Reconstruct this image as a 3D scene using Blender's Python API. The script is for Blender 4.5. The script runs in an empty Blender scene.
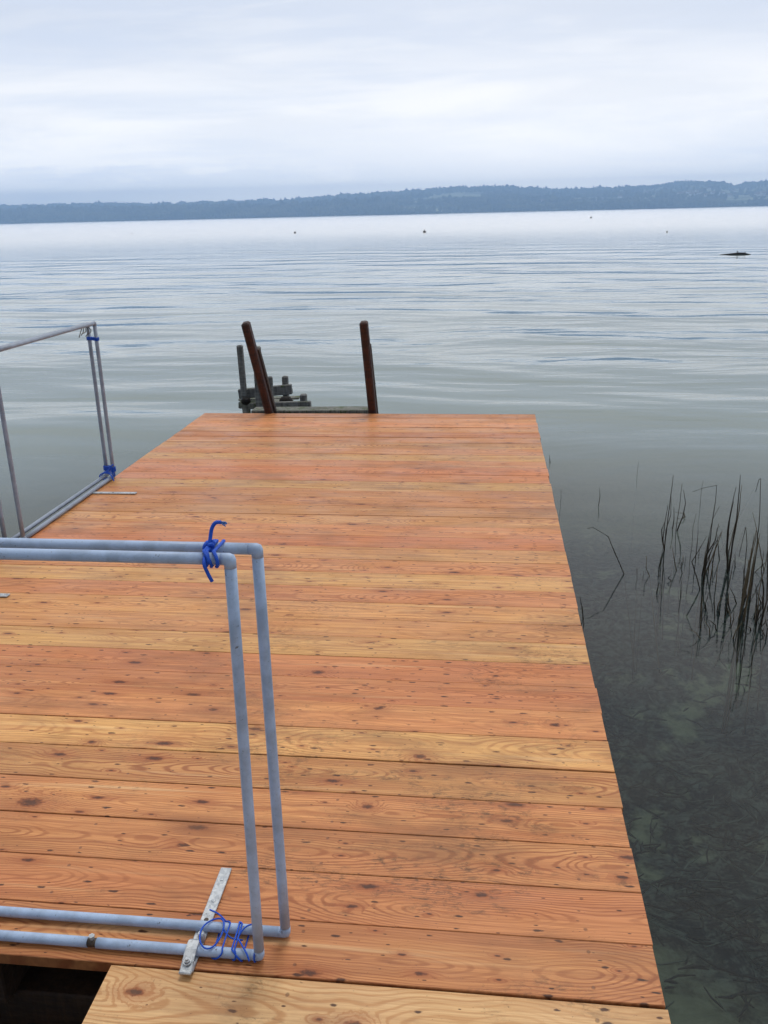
import bpy, math, random
import numpy as np
from mathutils import Vector, Matrix, noise

random.seed(7); rng = np.random.default_rng(7)
SC = bpy.context.scene
COL = SC.collection
R = math.radians

# ------------------------------------------------------------------ camera
DECK = 0.5                    # deck top above the water (z = 0)
CAMZ = DECK + 1.5
F = 868.0
s_off = 0.0
AX = np.array([0.99315835, 0.01639034, -0.11561945])    # world X in image axes (right, down, forward)
AY = np.array([0.11465927, -0.32450737, 0.93890799])    # world Y
AZ = np.array([-0.02213034, -0.94574115, -0.32416651])  # world Z
cd = bpy.data.cameras.new('camera'); cam = bpy.data.objects.new('camera', cd); COL.objects.link(cam)
right = Vector((AX[0], AY[0], AZ[0])); down = Vector((AX[1], AY[1], AZ[1])); fwd = Vector((AX[2], AY[2], AZ[2]))
m3 = Matrix((right, -down, -fwd)).transposed()
cam.matrix_world = Matrix.Translation((0, 0, CAMZ)) @ m3.to_4x4()
cd.sensor_fit = 'VERTICAL'; cd.sensor_height = 24.0; cd.lens = F / 1024 * 24.0
cd.clip_start = 0.05; cd.clip_end = 30000
SC.camera = cam

def ray(u, v):
    d = np.array([u - 384, v - 512, F])
    return np.array([d @ AX, d @ AY, d @ AZ])
def at_z(u, v, z):           # a point of the photo on a level surface
    D = ray(u, v); t = (z - CAMZ) / D[2]
    return Vector((D[0] * t, D[1] * t, z))
def at_y(u, v, Y):           # a point of the photo on an upright plane across the jetty
    D = ray(u, v); t = Y / D[1]
    return Vector((D[0] * t, Y, CAMZ + D[2] * t))

# ------------------------------------------------------------------ objects
def tag(o, label=None, cat=None, group=None, kind=None):
    if label: o['label'] = label
    if cat: o['category'] = cat
    if group: o['group'] = group
    if kind: o['kind'] = kind
    return o
def empty(name, loc, label, cat, group=None):
    o = bpy.data.objects.new(name, None); COL.objects.link(o); o.location = loc
    o.empty_display_size = 0.1
    return tag(o, label, cat, group)

class MB:
    def __init__(s): s.v = []; s.f = []; s.smooth = []
    def add(s, vs, fs, smooth=False):
        n = len(s.v); s.v += [tuple(p) for p in vs]
        s.f += [tuple(i + n for i in f) for f in fs]; s.smooth += [smooth] * len(fs)
    def box(s, c, size, rot=None, ch=0.0):
        hx, hy, hz = [a / 2 for a in size]
        M = rot if rot is not None else Matrix.Identity(3)
        ch = min(ch, hx * .9, hy * .9, hz * .9)
        if ch <= 0:
            P = [Vector((x, y, z)) for x in (-hx, hx) for y in (-hy, hy) for z in (-hz, hz)]
            fs = [(0,1,3,2),(4,6,7,5),(0,4,5,1),(2,3,7,6),(0,2,6,4),(1,5,7,3)]
        else:   # chamfered box: hull of 24 points
            import bmesh
            bm = bmesh.new()
            for x in (-1, 1):
                for y in (-1, 1):
                    for z in (-1, 1):
                        bm.verts.new((x*(hx-ch), y*(hy-ch), z*hz)); bm.verts.new((x*(hx-ch), y*hy, z*(hz-ch))); bm.verts.new((x*hx, y*(hy-ch), z*(hz-ch)))
            bmesh.ops.convex_hull(bm, input=bm.verts[:])
            bmesh.ops.dissolve_limit(bm, angle_limit=0.01, verts=bm.verts[:], edges=bm.edges[:])
            bm.verts.index_update()
            P = [v.co.copy() for v in bm.verts]; fs = [tuple(v.index for v in f.verts) for f in bm.faces]; bm.free()
        s.add([M @ p + Vector(c) for p in P], fs)
    def beam(s, a, b, w, t, up=Vector((0, 1, 0)), ch=0.004):   # a rectangular timber from a to b
        a = Vector(a); b = Vector(b); z = (b - a).normalized(); x = up.cross(z).normalized(); y = z.cross(x)
        M = Matrix((x, y, z)).transposed()
        s.box((a + b) / 2, (w, t, (b - a).length), M, ch)
    def tube(s, pts, r, n=12, caps=True, smooth=True, t0=None, t1=None):
        pts = [Vector(p) for p in pts]
        rs = r if isinstance(r, (list, tuple)) else [r] * len(pts)
        d = [(pts[i+1] - pts[i]).normalized() for i in range(len(pts) - 1)]
        u = d[0].orthogonal().normalized(); rings = []
        for i, p in enumerate(pts):
            din = d[max(i-1, 0)]; dout = d[min(i, len(d)-1)]
            if i > 0 and i < len(pts):   # transport
                axis = d[max(i-2, 0)].cross(din)
            t = (din + dout); t = t.normalized() if t.length > 1e-6 else din
            if i == 0 and t0 is not None: t = Vector(t0).normalized()
            if i == len(pts) - 1 and t1 is not None: t = Vector(t1).normalized()
            uu = u - din * u.dot(din); uu.normalize(); w = din.cross(uu)
            ring = []
            for k in range(n):
                a = 2 * math.pi * k / n
                q = uu * math.cos(a) * rs[i] + w * math.sin(a) * rs[i]
                # slide along din on to the mitre plane
                den = din.dot(t)
                q = q - din * (q.dot(t) / den) if abs(den) > .2 else q
                ring.append(p + q)
            rings.append(ring)
            uu2 = uu - dout * uu.dot(dout)
            if uu2.length < .2: uu2 = w - dout * w.dot(dout)
            # rotate the frame rather than flip it
            qd = din.rotation_difference(dout); u = qd @ uu
        vs = [p for r_ in rings for p in r_]; fs = []
        for i in range(len(rings) - 1):
            for k in range(n):
                k2 = (k + 1) % n
                fs.append((i*n+k, i*n+k2, (i+1)*n+k2, (i+1)*n+k))
        base = len(s.v); s.add(vs, fs, smooth)
        if caps:
            s.f.append(tuple(base + k for k in reversed(range(n)))); s.smooth.append(False)
            s.f.append(tuple(base + (len(rings)-1)*n + k for k in range(n))); s.smooth.append(False)
    def lathe(s, c, prof, n=16, rot=None):
        M = rot if rot is not None else Matrix.Identity(3); vs = []; fs = []
        for (r, z) in prof:
            for k in range(n):
                a = 2*math.pi*k/n; vs.append(M @ Vector((r*math.cos(a), r*math.sin(a), z)) + Vector(c))
        for i in range(len(prof)-1):
            for k in range(n):
                k2 = (k+1) % n; fs.append((i*n+k, i*n+k2, (i+1)*n+k2, (i+1)*n+k))
        s.add(vs, fs, True)
        b = len(s.v) - len(vs)
        s.f.append(tuple(b + k for k in reversed(range(n)))); s.smooth.append(False)
        s.f.append(tuple(b + (len(prof)-1)*n + k for k in range(n))); s.smooth.append(False)
    def build(s, name, mat, parent=None, origin=None):
        me = bpy.data.meshes.new(name)
        off = Vector(origin) if origin is not None else (parent_loc(parent) if parent else Vector((0, 0, 0)))
        me.from_pydata([tuple(Vector(p) - off) for p in s.v], [], s.f)
        me.polygons.foreach_set('use_smooth', s.smooth)
        me.materials.append(mat); me.update()
        o = bpy.data.objects.new(name, me); COL.objects.link(o)
        if parent: o.parent = parent
        else: o.location = off
        return o
def parent_loc(p):
    l = Vector((0, 0, 0))
    while p is not None: l += p.location; p = p.parent
    return l

# ------------------------------------------------------------------ node helper
class NT:
    def __init__(s, name, world=False):
        if world: s.id = bpy.data.worlds.new(name)
        else: s.id = bpy.data.materials.new(name)
        s.id.use_nodes = True; s.t = s.id.node_tree; s.t.nodes.clear()
    def n(s, typ, **kw):
        x = s.t.nodes.new(typ)
        for k, v in kw.items(): setattr(x, k, v)
        return x
    def put(s, sock, v):
        if v is None: return
        if isinstance(v, bpy.types.NodeSocket): s.t.links.new(v, sock)
        else:
            if isinstance(v, (tuple, list)) and len(v) == 3 and sock.type == 'RGBA': v = (*v, 1)
            sock.default_value = v
    def math(s, op, a, b=None, c=None, clamp=False):
        x = s.n('ShaderNodeMath', operation=op, use_clamp=clamp)
        s.put(x.inputs[0], a); s.put(x.inputs[1], b); s.put(x.inputs[2], c); return x.outputs[0]
    def vmath(s, op, a, b=None, scale=None):
        x = s.n('ShaderNodeVectorMath', operation=op)
        s.put(x.inputs[0], a); s.put(x.inputs[1], b)
        if scale is not None: s.put(x.inputs['Scale'], scale)
        return x.outputs['Value'] if op in ('LENGTH', 'DOT_PRODUCT', 'DISTANCE') else x.outputs[0]
    def comb(s, x, y, z):
        c = s.n('ShaderNodeCombineXYZ'); s.put(c.inputs[0], x); s.put(c.inputs[1], y); s.put(c.inputs[2], z); return c.outputs[0]
    def sep(s, v):
        c = s.n('ShaderNodeSeparateXYZ'); s.put(c.inputs[0], v); return c.outputs
    def noise(s, vec, scale=1, detail=4, rough=.5, dist=0, col=False):
        x = s.n('ShaderNodeTexNoise'); s.put(x.inputs['Vector'], vec); s.put(x.inputs['Scale'], scale)
        s.put(x.inputs['Detail'], detail); s.put(x.inputs['Roughness'], rough); s.put(x.inputs['Distortion'], dist)
        return x.outputs['Color' if col else 'Fac']
    def ramp(s, v, lo, hi, a=0.0, b=1.0, smooth=True):
        x = s.n('ShaderNodeMapRange', interpolation_type='SMOOTHSTEP' if smooth else 'LINEAR')
        s.put(x.inputs['Value'], v); s.put(x.inputs['From Min'], lo); s.put(x.inputs['From Max'], hi)
        s.put(x.inputs['To Min'], a); s.put(x.inputs['To Max'], b); return x.outputs[0]
    def mix(s, f, a, b, mode='MIX'):
        x = s.n('ShaderNodeMix', data_type='RGBA', blend_type=mode)
        s.put(x.inputs['Factor'], f); s.put(x.inputs['A'], a); s.put(x.inputs['B'], b) if False else None
        s.put(x.inputs[6], a); s.put(x.inputs[7], b); return x.outputs[2]
    def pos(s): return s.n('ShaderNodeNewGeometry').outputs['Position']
    def obj(s): return s.n('ShaderNodeTexCoord').outputs['Object']
    def scale(s, v, k): return s.vmath('MULTIPLY', v, k)
    def bump(s, h, strength=.3, dist=.01, nrm=None):
        x = s.n('ShaderNodeBump'); s.put(x.inputs['Height'], h); s.put(x.inputs['Strength'], strength); s.put(x.inputs['Distance'], dist)
        s.put(x.inputs['Normal'], nrm); return x.outputs[0]
    def principled(s, col, rough=.5, nrm=None, metal=0.0, spec=.5, **kw):
        p = s.n('ShaderNodeBsdfPrincipled'); s.put(p.inputs['Base Color'], col); s.put(p.inputs['Roughness'], rough)
        s.put(p.inputs['Metallic'], metal); s.put(p.inputs['Specular IOR Level'], spec); s.put(p.inputs['Normal'], nrm)
        return p.outputs[0]
    def out(s, surf=None, vol=None):
        o = s.n('ShaderNodeOutputWorld' if isinstance(s.id, bpy.types.World) else 'ShaderNodeOutputMaterial')
        s.put(o.inputs['Surface'], surf); s.put(o.inputs['Volume'], vol); return s.id

# ------------------------------------------------------------------ wood of the deck
def deck_wood(name, light, yellow, late, mold_amt, knots=(), pale=0.0):
    s = NT(name)
    co = s.n('ShaderNodeAttribute', attribute_name='board_co').outputs['Vector']     # along (offset), across, height
    rn = s.n('ShaderNodeAttribute', attribute_name='board_rand').outputs['Vector']   # tone, seed, ring depth
    wp = s.pos()
    c = s.sep(co); r = s.sep(rn); w = s.sep(wp)
    u, v = c[0], c[1]; tone, seed, dep = r[0], r[1], r[2]
    sd = s.math('MULTIPLY', seed, 37.0)
    # knots: scattered cells, each with its own size
    kv = s.comb(s.math('MULTIPLY', u, 3.6), s.math('MULTIPLY_ADD', v, 15.0, sd), sd)
    vo = s.n('ShaderNodeTexVoronoi', feature='F1'); s.put(vo.inputs['Vector'], kv); s.put(vo.inputs['Scale'], 1.0)
    vc = s.sep(vo.outputs['Color']); vp = s.vmath('SUBTRACT', kv, vo.outputs['Position'])
    vps = s.sep(vp)
    wob = s.math('SUBTRACT', s.noise(s.scale(co, (90, 130, 60)), 1, 3), .5)
    # ellipse in metres
    ex = s.math('DIVIDE', vps[0], 3.6); ey = s.math('DIVIDE', vps[1], 15.0)
    def ell(x, y, kx, ky):
        q = s.math('ADD', s.math('POWER', s.math('ABSOLUTE', s.math('MULTIPLY', x, kx)), 2.0), s.math('POWER', s.math('ABSOLUTE', s.math('MULTIPLY', y, ky)), 2.0))
        return s.math('SQRT', q)
    kd = ell(ex, ey, .62, 1.75)
    size = s.math('MULTIPLY', s.math('POWER', vc[0], 5.0), .016)
    size = s.math('ADD', size, .0052)
    has = s.math('GREATER_THAN', vc[1], .42)
    kdn = s.math('ADD', s.math('DIVIDE', kd, size), s.math('MULTIPLY', wob, .7))
    knot = s.math('MULTIPLY', s.ramp(kdn, .55, 1.15, 1, 0), has)
    halo = s.math('MULTIPLY', s.ramp(kdn, .7, 3.6, 1, 0), has)
    # second, finer scatter of pin knots
    kv2 = s.comb(s.math('MULTIPLY', u, 11.0), s.math('MULTIPLY_ADD', v, 36.0, sd), sd)
    vo2 = s.n('ShaderNodeTexVoronoi', feature='F1'); s.put(vo2.inputs['Vector'], kv2); s.put(vo2.inputs['Scale'], 1.0)
    vc2 = s.sep(vo2.outputs['Color']); p2 = s.sep(s.vmath('SUBTRACT', kv2, vo2.outputs['Position']))
    kd2 = ell(s.math('DIVIDE', p2[0], 11.0), s.math('DIVIDE', p2[1], 36.0), .60, 1.9)
    pin = s.math('MULTIPLY', s.ramp(s.math('ADD', s.math('DIVIDE', kd2, s.math('MULTIPLY_ADD', s.math('POWER', vc2[1], 2.0), .007, .0022)), s.math('MULTIPLY', wob, 1.2)), .5, 1.1, 1, 0), s.math('GREATER_THAN', vc2[0], .60))
    warp = s.math('MULTIPLY', halo, .010)
    # hand-placed bigger knots, true to the boards they are in
    big = None; bigh = None
    for (kx, ky, kr) in knots:
        dx = s.math('SUBTRACT', w[0], kx); dy = s.math('SUBTRACT', w[1], ky)
        q = s.math('ADD', s.math('DIVIDE', ell(dx, dy, .75, 1.35), kr), s.math('MULTIPLY', wob, .9))
        bigq = q if big is None else s.math('MINIMUM', bigq, q)
        k1 = s.ramp(q, .75, 1.15, 1, 0); h1 = s.ramp(q, .8, 3.8, 1, 0)
        big = k1 if big is None else s.math('MAXIMUM', big, k1)
        bigh = h1 if bigh is None else s.math('MAXIMUM', bigh, h1)
    if big is not None:
        warp = s.math('ADD', warp, s.math('MULTIPLY', bigh, .022))
        knot = s.math('MAXIMUM', knot, big)
        halo = s.math('MAXIMUM', halo, s.math('MULTIPLY', bigh, .8))
    # growth rings cut lengthways
    l1 = s.noise(s.comb(s.math('MULTIPLY_ADD', u, .9, sd), sd, 0.0), 1, 1)
    l2 = s.noise(s.comb(s.math('MULTIPLY_ADD', u, 1.7, sd), 3.3, sd), 1, 2)
    l3 = s.math('SUBTRACT', s.noise(s.scale(co, (5, 22, 9)), 1, 3), .5)
    cc = s.math('MULTIPLY', s.math('SUBTRACT', l1, .5), .16)
    dd = s.math('ADD', s.math('MULTIPLY', dep, .10), s.math('MULTIPLY', s.math('SUBTRACT', l2, .5), .19))
    vv = s.math('SUBTRACT', v, cc)
    rr = s.math('SQRT', s.math('ADD', s.math('MULTIPLY', vv, vv), s.math('MULTIPLY', dd, dd)))
    rr = s.math('ADD', rr, s.math('MULTIPLY', l3, .014)); rr = s.math('ADD', rr, warp)
    ringf = s.math('SINE', s.math('MULTIPLY', rr, 2 * math.pi / .0068))
    ring = s.ramp(ringf, -.3, 1.0, 0, 1)
    ring = s.math('POWER', ring, 1.6)
    rmask = s.ramp(s.noise(s.comb(s.math('MULTIPLY', u, 1.3), s.math('MULTIPLY', v, 9.0), sd), 1, 2), .30, .62, .25, 1)
    ring = s.math('MULTIPLY', s.math('MULTIPLY', ring, rmask), s.math('ADD', .30, s.math('MULTIPLY', s.math('FRACT', s.math('MULTIPLY', seed, 5.7)), .75)))
    fib = s.noise(s.comb(s.math('MULTIPLY', u, 5.0), s.math('MULTIPLY', v, 420.0), sd), 1, 3, .6)
    fib2 = s.noise(s.comb(s.math('MULTIPLY', u, 1.6), s.math('MULTIPLY', v, 60.0), sd), 1, 4, .6)
    patch = s.noise(s.comb(s.math('MULTIPLY', u, 1.5), s.math('MULTIPLY', v, 12.0), sd), 1, 3)
    t2 = s.math('ADD', tone, s.math('MULTIPLY', s.math('SUBTRACT', patch, .5), .6), clamp=True)
    col = s.mix(t2, light, yellow)
    col = s.mix(s.ramp(fib2, .35, .68, 0, .46), col, late)
    col = s.mix(s.math('MULTIPLY', ring, .78), col, late)
    col = s.mix(s.ramp(fib, .38, .70, 0, .36), col, (late[0]*.7, late[1]*.6, late[2]*.55))
    vb = s.math('ADD', .82, s.math('MULTIPLY', s.math('FRACT', s.math('MULTIPLY', seed, 7.31)), .28))
    col = s.vmath('SCALE', col, scale=vb)
    # bright sapwood streaks
    sap = s.noise(s.comb(s.math('MULTIPLY', u, .8), s.math('MULTIPLY', v, 26.0), s.math('ADD', sd, 4.0)), 1, 3)
    col = s.mix(s.ramp(sap, .60, .78, 0, .55), col, (.84, .57, .29))
    # resin stain round the knots, dark hearts
    col = s.mix(s.math('MULTIPLY', halo, .52), col, (.34, .095, .030))
    col = s.mix(s.math('MULTIPLY', knot, .88), col, s.mix(s.ramp(s.math('ADD', (kdn if big is None else s.math('MINIMUM', kdn, bigq)), s.math('MULTIPLY', wob, .8)), .25, .95), (.045, .010, .005), s.mix(vc[2], (.19, .042, .010), (.30, .085, .022))))
    col = s.mix(s.math('MULTIPLY', pin, .95), col, (.050, .014, .006))
    # mould, boot dirt and damp: grows in speckled patches
    sp = s.noise(s.scale(wp, (30, 62, 1)), 1, 7, .78, .6)
    pm = s.noise(s.scale(wp, (3.0, 6.0, 1)), 1, 3, .6)
    far = s.ramp(w[1], 1.2, 4.6, 1, .5)
    pmx = s.ramp(w[0], -1.3, -.2, .35, 1)
    mk = s.math('MULTIPLY', s.math('MULTIPLY', s.ramp(pm, .46, .66), pmx), far)
    mold = s.math('MULTIPLY', s.math('MULTIPLY', s.ramp(sp, .46, .66, 0, .78), mk), mold_amt)
    soil = s.math('MULTIPLY', s.ramp(s.noise(s.scale(wp, (2.2, 5.5, 1)), 1, 5, .65), .46, .72, 0, .50), mold_amt)
    col = s.mix(soil, col, (.19, .080, .030))
    col = s.mix(mold, col, (.045, .028, .014))
    # fine dirt specks everywhere
    spk = s.math('MULTIPLY', s.ramp(s.noise(s.scale(wp, (90, 190, 1)), 1, 3, .7), .66, .73), .75)
    col = s.mix(spk, col, (.07, .03, .015))
    # screws: two per board over each joist
    jx = s.math('ABSOLUTE', s.math('SUBTRACT', s.math('MODULO', s.math('ADD', w[0], 3.0 - .135 + s_off), .62), .31))
    scx = s.math('SUBTRACT', .31, jx)
    scy = s.math('SUBTRACT', s.math('ABSOLUTE', v), .045)
    sq = s.math('ADD', s.math('SQRT', s.math('ADD', s.math('MULTIPLY', scx, scx), s.math('MULTIPLY', scy, scy))), 0.0)
    scr = s.ramp(s.math('ADD', sq, s.math('MULTIPLY', wob, .003)), .0026, .0055, 1, 0)
    col = s.mix(s.math('MULTIPLY', scr, .55), col, (.07, .03, .02))
    # board-edge darkening along both long sides
    edge = s.ramp(s.math('ADD', s.math('ABSOLUTE', v), s.math('MULTIPLY', wob, .004)), .0732, .0768, 0, .5)
    col = s.mix(edge, col, (.10, .035, .014))
    h = s.math('ADD', s.math('MULTIPLY', fib, .5), s.math('MULTIPLY', ring, .35))
    h = s.math('SUBTRACT', h, s.math('MULTIPLY', knot, .4)); h = s.math('SUBTRACT', h, s.math('MULTIPLY', scr, 2.0))
    ro = s.ramp(s.noise(s.scale(wp, (4, 9, 1)), 1, 4), .35, .7, .36, .58)
    nrm = s.bump(h, .35, .0016)
    return s.out(s.principled(col, ro, nrm, spec=.34))

def simple_wood(name, a, b, moss=0.0, rough=.75, wet=0.0):
    s = NT(name); o = s.obj(); ob = s.scale(o, (60, 60, 5))
    # streaks follow the longest direction poorly on mixed timbers, so use two sets
    n1 = s.noise(s.scale(o, (70, 70, 6)), 1, 5, .65); n2 = s.noise(s.scale(o, (7, 40, 60)), 1, 5, .65)
    n = s.math('MULTIPLY', s.math('ADD', n1, n2), .5)
    col = s.mix(s.ramp(n, .38, .62), a, b)
    cr = s.ramp(n2, .62, .72, 0, .7)
    col = s.mix(cr, col, tuple(x * .3 for x in a))
    big = s.noise(o, 9, 4, .6)
    col = s.mix(s.ramp(big, .5, .72, 0, .5), col, tuple(x * .45 for x in a))
    if moss > 0:
        z = s.sep(s.n('ShaderNodeNewGeometry').outputs['Normal'])[2]
        mm = s.ramp(s.math('ADD', s.noise(o, 16, 4, .7), s.math('MULTIPLY', z, .06)), .66 - moss * .3, .80 - moss * .3)
        col = s.mix(mm, col, (.045, .075, .012))
    nrm = s.bump(s.math('ADD', n, s.noise(o, 80, 3)), .5, .006)
    return s.out(s.principled(col, rough, nrm, spec=.35))

M = {}
light, yellow, late = (.70, .258, .098), (.82, .480, .165), (.33, .092, .026)
M['deck'] = deck_wood('deck_wood', light, yellow, late, 1.0,
    knots=[(-1.224, 1.863, .030), (-.568, 2.628, .020), (-1.178, 2.153, .012), (-.177, 2.16, .016), (-.30, 1.925, .013), (.225, 2.36, .014), (-.86, 2.36, .013), (-.33, 2.41, .013)])
M['gang'] = deck_wood('gangway_wood', (.72, .42, .19), (.80, .52, .25), (.52, .25, .09), .9,
    knots=[(-.70, 1.30, .016), (-.24, 1.265, .015), (-.45, 1.22, .012), (.20, 1.20, .012)])
M['beam'] = simple_wood('substructure_wood', (.022, .012, .007), (.05, .026, .013))  # colour lowered so the shade below the decks is painted in
M['old'] = simple_wood('weathered_grey_wood', (.07, .072, .070), (.20, .205, .205), moss=.12)
M['oldmoss'] = simple_wood('mossy_grey_wood', (.075, .08, .07), (.22, .225, .20), moss=.36)
M['black'] = simple_wood('black_and_shaded_wood', (.002, .0014, .001), (.006, .0034, .0025), rough=.8)  # for the old platform, the gap's shade is painted into this colour
M['stain'] = simple_wood('red_brown_wood', (.018, .006, .004), (.070, .018, .008), rough=.55)
M['staindark'] = simple_wood('dark_brown_wood', (.022, .012, .009), (.055, .034, .024), rough=.7)

def pipe_mat(name, base, rust=.5):
    s = NT(name); o = s.obj()
    n = s.noise(s.scale(o, (22, 22, 22)), 1, 5, .6); f = s.noise(o, 240, 3, .6)
    col = s.mix(s.ramp(n, .35, .65), tuple(x * .84 for x in base), tuple(min(1, x * 1.1) for x in base))
    ch = s.ramp(s.noise(o, 60, 4, .7), .67, .71, 0, rust)
    col = s.mix(ch, col, (.085, .062, .05))
    col = s.mix(s.ramp(f, .62, .75, 0, .45), col, (.12, .11, .10))
    dirt = s.ramp(s.noise(s.scale(o, (9, 9, 9)), 1, 5, .7), .60, .80, 0, .32)
    col = s.mix(dirt, col, (.16, .16, .155))
    return s.out(s.principled(col, s.ramp(n, .3, .7, .38, .6), s.bump(s.math('ADD', f, n), .2, .001), spec=.5))
M['pipe'] = pipe_mat('grey_blue_pipe_paint', (.35, .46, .64), .8)
M['pipefar'] = pipe_mat('grey_pipe_paint', (.27, .32, .40), .8)
def zinc(name):
    s = NT(name); o = s.obj()
    v = s.n('ShaderNodeTexVoronoi', feature='F1'); s.put(v.inputs['Vector'], o); s.put(v.inputs['Scale'], 120.0)
    g = s.sep(v.outputs['Color'])[0]
    col = s.mix(g, (.36, .39, .42), (.56, .59, .61))
    col = s.mix(s.ramp(s.noise(o, 90, 4, .7), .55, .72, 0, .6), col, (.14, .13, .12))
    return s.out(s.principled(col, .42, s.bump(g, .1, .001), metal=.45))
M['zinc'] = zinc('galvanised_steel')
s = NT('dark_steel'); M['dark'] = s.out(s.principled(s.mix(s.noise(s.obj(), 90, 3), (.03, .026, .022), (.12, .09, .07)), .6, metal=.5))
def cordm(name, c):
    s = NT(name); o = s.obj()
    w = s.n('ShaderNodeTexWave', wave_type='BANDS', bands_direction='DIAGONAL'); s.put(w.inputs['Vector'], o); s.put(w.inputs['Scale'], 160.0); s.put(w.inputs['Distortion'], 3.0)
    f = w.outputs['Fac']
    return s.out(s.principled(s.mix(f, tuple(x*.6 for x in c), c), .6, s.bump(f, .5, .001), spec=.4))
M['cord'] = cordm('blue_cord', (.008, .10, .66))
M['cordpale'] = cordm('pale_frayed_cord', (.10, .24, .62))
s = NT('rusty_wire'); M['wire'] = s.out(s.principled(s.mix(s.noise(s.obj(), 60, 3), (.04, .03, .02), (.16, .13, .09)), .8))

# ------------------------------------------------------------------ deck boards
def boards(name, mat, spans, parent, thick=.027):
    vs = []; fs = []; co = []; rn = []
    for (x0, x1, y0, y1, zt, tone) in spans:
        seed = random.random(); dep = random.random()
        if len(rn) // 64 in (0, 1, 2, 4): seed = (random.randrange(5) + .93) / 5.7; dep = .35; off = random.uniform(0, 50); ch = .0016
        w = (y1 - y0) / 2; yc = (y0 + y1) / 2
        prof = [(-w, -thick), (-w, -ch), (-w + ch, 0), (-w*.3, random.uniform(-.0003, .0003)), (w*.3, 0), (w - ch, 0), (w, -ch), (w, -thick)]
        nseg = 7; b = len(vs); n = len(prof)
        tw = random.uniform(-.0008, .0008)
        for i in range(nseg + 1):
            t = i / nseg; x = x0 + (x1 - x0) * t
            dz = .0007 * math.sin(seed * 30 + t * 6); dy = .0005 * math.sin(seed * 77 + t * 5)
            for (py, pz) in prof:
                vs.append((x, yc + py + dy, zt + pz + dz + tw * py / w)); co.append((x + off, py * (.0755 / w), pz)); rn.append((tone, seed, dep))
        for i in range(nseg):
            for k in range(n):
                k2 = (k + 1) % n
                fs.append((b+i*n+k, b+(i+1)*n+k, b+(i+1)*n+k2, b+i*n+k2))
        fs.append(tuple(b + k for k in range(n))); fs.append(tuple(b + nseg*n + k for k in reversed(range(n))))
    off = parent_loc(parent)
    me = bpy.data.meshes.new(name)
    me.from_pydata([tuple(Vector(p) - off) for p in vs], [], fs)
    a = me.attributes.new('board_co', 'FLOAT_VECTOR', 'POINT'); a.data.foreach_set('vector', np.array(co, 'f').ravel())
    a = me.attributes.new('board_rand', 'FLOAT_VECTOR', 'POINT'); a.data.foreach_set('vector', np.array(rn, 'f').ravel())
    me.materials.append(mat); me.update()
    o = bpy.data.objects.new(name, me); COL.objects.link(o); o.parent = parent
    return o

X0, X1, Y0, P = -2.283, .374, 1.363, .1538
jetty = empty('jetty', ((X0+X1)/2, 4.0, 0), 'wide bathing jetty decked with new orange larch boards', 'jetty')
tones = [.25,.15,.3,.35,.55,.85,.3,.15,.1,.9,.5,.6,.2,.85,.3,.6,.0,.25,.6,.5,.35,.35,.9,.1,0,.2,.8,.3,.6,.3,.15,.4,.2,.3,.25]
sp = []
for i in range(35):
    y = Y0 + i * P
    sp.append((X0 + random.uniform(-.003, .003), X1 + random.uniform(-.003, .003), y + .0008, y + P - .0008, DECK + random.uniform(-.0012, .0006), tones[i]))
boards('deck_surface', M['deck'], sp, jetty)
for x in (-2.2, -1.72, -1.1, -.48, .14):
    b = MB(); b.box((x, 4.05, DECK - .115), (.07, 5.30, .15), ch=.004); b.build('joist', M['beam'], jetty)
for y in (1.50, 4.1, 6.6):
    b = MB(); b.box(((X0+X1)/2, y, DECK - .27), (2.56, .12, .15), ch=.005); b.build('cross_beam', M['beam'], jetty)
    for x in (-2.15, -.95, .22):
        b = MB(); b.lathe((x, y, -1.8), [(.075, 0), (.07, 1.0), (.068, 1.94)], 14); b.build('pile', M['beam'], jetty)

gang = empty('gangway', ((-.777+.374)/2, 0, 0), 'paler narrow wooden gangway meeting the near edge of the jetty', 'gangway')
sp = []; y = Y0 - .0005
for i in range(14):
    w = .196; sp.append((-.777 + random.uniform(-.003, .003), .376, y - w, y - .0015, DECK - .003, random.choice([.6, .8, .5]))); y -= w + .001
boards('gangway_boards', M['gang'], sp, gang)
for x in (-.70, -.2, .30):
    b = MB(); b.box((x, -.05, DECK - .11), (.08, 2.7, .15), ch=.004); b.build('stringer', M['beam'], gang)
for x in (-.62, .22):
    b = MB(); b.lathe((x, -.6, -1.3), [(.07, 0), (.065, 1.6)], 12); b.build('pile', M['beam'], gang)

# rotten old platform beside the gangway, shade of the gap carried by its near-black colour
oldp = empty('old_platform', (-2.2, .4, 0), 'rotten planks beside the gangway, coloured near-black for the shade of the gap', 'old platform')
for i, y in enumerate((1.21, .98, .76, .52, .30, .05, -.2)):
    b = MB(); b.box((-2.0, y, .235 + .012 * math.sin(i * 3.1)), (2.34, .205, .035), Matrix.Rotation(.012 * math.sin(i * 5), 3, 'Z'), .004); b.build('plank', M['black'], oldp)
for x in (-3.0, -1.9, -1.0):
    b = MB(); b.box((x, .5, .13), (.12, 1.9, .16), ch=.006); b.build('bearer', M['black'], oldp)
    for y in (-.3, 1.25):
        b = MB(); b.lathe((x, y, -1.3), [(.07, 0), (.065, 1.37)], 10); b.build('pile', M['black'], oldp)

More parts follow.
